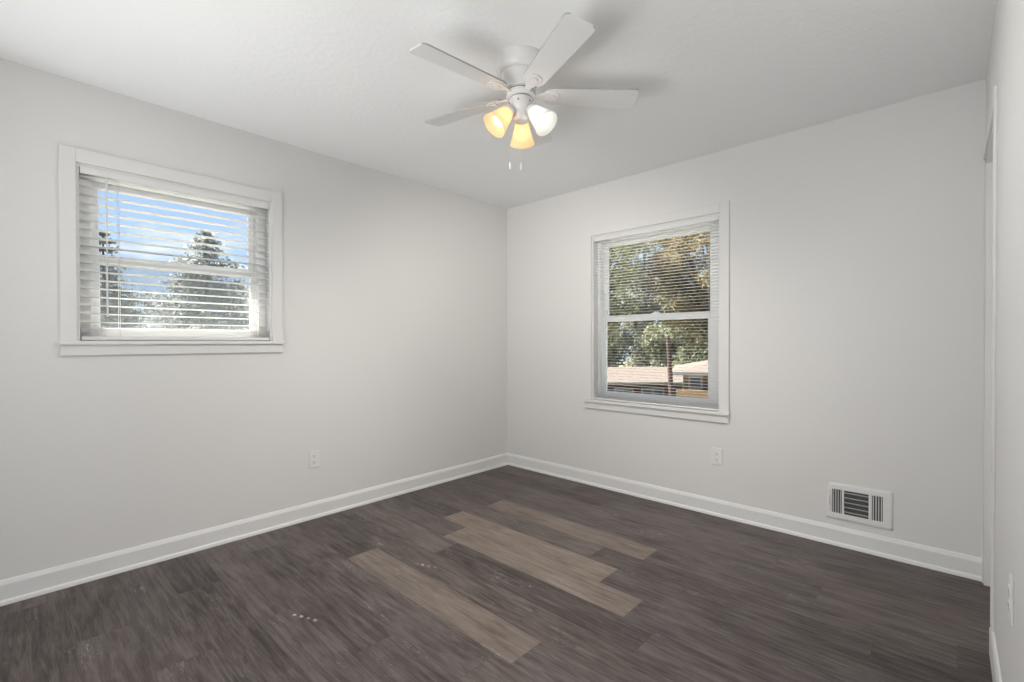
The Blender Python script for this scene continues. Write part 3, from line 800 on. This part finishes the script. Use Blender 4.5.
def house(name, label, px, D, turn, length, depth, z_eave, z_ridge, wallm, roofm, windows, x0, hip=0.0, doors=()):
    Mh = frame_at(px, D, turn)
    root = empty(name, (0, 0, 0)); root.matrix_world = Mh @ Matrix.Translation((0, 0, GZ)); tag(root, label, 'house', 'houses seen through the back window')
    inv = root.matrix_world.inverted()
    h = lambda z: z-GZ
    x1 = x0+length
    bm = B()
    bmx(bm, x0, x1, 0, depth, -0.1, h(z_eave))
    if not hip:
        prism(bm, [(0, h(z_eave)), (depth, h(z_eave)), (depth/2, h(z_ridge)-0.12)], x0, x1, lambda a, b, d: (d, a, b))
    obj('wall', bm, wallm, root)
    bm = B(); ov = 0.5; th = 0.12
    sl = (z_ridge-z_eave)/(depth/2)
    ze = h(z_eave)-sl*ov
    for s in (0, 1):
        yo = -ov if s == 0 else depth+ov
        ym = depth/2
        a = [(x0-ov, yo, ze), (x1+ov, yo, ze), (x1+ov-hip, ym, h(z_ridge)), (x0-ov+hip, ym, h(z_ridge))]
        lo_ = [bm.verts.new(c) for c in a]; hi_ = [bm.verts.new((c[0], c[1], c[2]+th)) for c in a]
        bm.faces.new(lo_); bm.faces.new(hi_[::-1])
        for i in range(4): bm.faces.new((lo_[i], lo_[(i+1) % 4], hi_[(i+1) % 4], hi_[i]))
    if hip:
        for s in (0, 1):
            xe = x0-ov if s == 0 else x1+ov; xi = xe+hip if s == 0 else xe-hip
            a = [(xe, -ov, ze), (xe, depth+ov, ze), (xi, depth/2, h(z_ridge))]
            lo_ = [bm.verts.new(c) for c in a]; hi_ = [bm.verts.new((c[0], c[1], c[2]+th)) for c in a]
            bm.faces.new(lo_); bm.faces.new(hi_[::-1])
            for i in range(3): bm.faces.new((lo_[i], lo_[(i+1) % 3], hi_[(i+1) % 3], hi_[i]))
    obj('roof', bm, roofm, root)
    bm = B(); bmx(bm, x0-ov, x1+ov, -ov-0.03, -ov, ze-0.02, ze+0.13)
    o = obj('fascia', bm, M_white, root); o['label'] = 'pale fascia board'
    for (wx, wz0, wz1, ww) in windows:
        bm = B(); tb = 0.09
        for (a, b, c, d) in ((wx-ww/2-tb, wx+ww/2+tb, wz1, wz1+tb), (wx-ww/2-tb, wx+ww/2+tb, wz0-tb, wz0), (wx-ww/2-tb, wx-ww/2, wz0, wz1), (wx+ww/2, wx+ww/2+tb, wz0, wz1), (wx-0.03, wx+0.03, wz0, wz1 if ww > 0.6 else wz0+0.03)):
            bmx(bm, a, b, -0.07, 0.0, h(c), h(d))
        wf = obj('window', bm, M_white, root)
        bm = B(); bmx(bm, wx-ww/2, wx+ww/2, -0.03, 0.01, h(wz0), h(wz1)); o = obj('pane', bm, M_dglass, wf); o['label'] = 'dark glass pane'
    return root
house('house', 'long single-storey brick house with a pinkish beige shingle roof', 640, 28, math.radians(0), 14.0, 7.0, -1.24, -0.62, M_brick, M_shingle,
      [(-3.0, -2.75, -1.68, 1.2), (-1.0, -2.75, -1.68, 1.0), (0.75, -2.75, -1.68, 1.2)], -11.5)
hb = house('house', 'tan-sided house with a beige hip roof right of the leaning pole', 674, 21.0, math.radians(-20), 7.0, 5.0, -0.16, 0.42, M_tan, M_shingle,
      [(0.90, -0.86, -0.42, 0.42), (3.4, -0.86, -0.42, 0.42)], 0.40, hip=3.0)
bm = B()
bmx(bm, 0.1, 6.8, -1.3, 0.0, 0, -1.05-GZ); bmx(bm, 0.1, 6.8, -1.36, -1.26, 0, -0.86-GZ)
o = obj('porch', bm, M_orange, hb); o['label'] = 'low orange-tan porch wall'
# ---- leaning pole
pole_b = at(674.5, 450, 17); pole_t = at(668.0, 336, 17)
dirp = (pole_t-pole_b)
k = (GZ-pole_b.z)/dirp.z; pb = pole_b+dirp*k
root = empty('utility_pole', tuple(pb)); tag(root, 'reddish brown leaning wooden pole in front of the neighbouring houses', 'pole')
bm = B(); L_ = (pole_t-pb)
tube(bm, [(0, 0, -0.1), tuple(L_*0.5), tuple(L_)], [0.11, 0.095, 0.075], 14)
M_pole = mat('pole_wood', (0.050, 0.031, 0.023), 0.8, 0.2, bump=(9, 0.4, 0.01), noise=(5, 0.2))
obj('post', bm, M_pole, root, smooth=True)
bm = B(); tube(bm, [tuple(L_*0.999), tuple(L_*1.004)], [0.085, 0.08], 14)
obj('pole_cap', bm, M_groove, root, smooth=True)
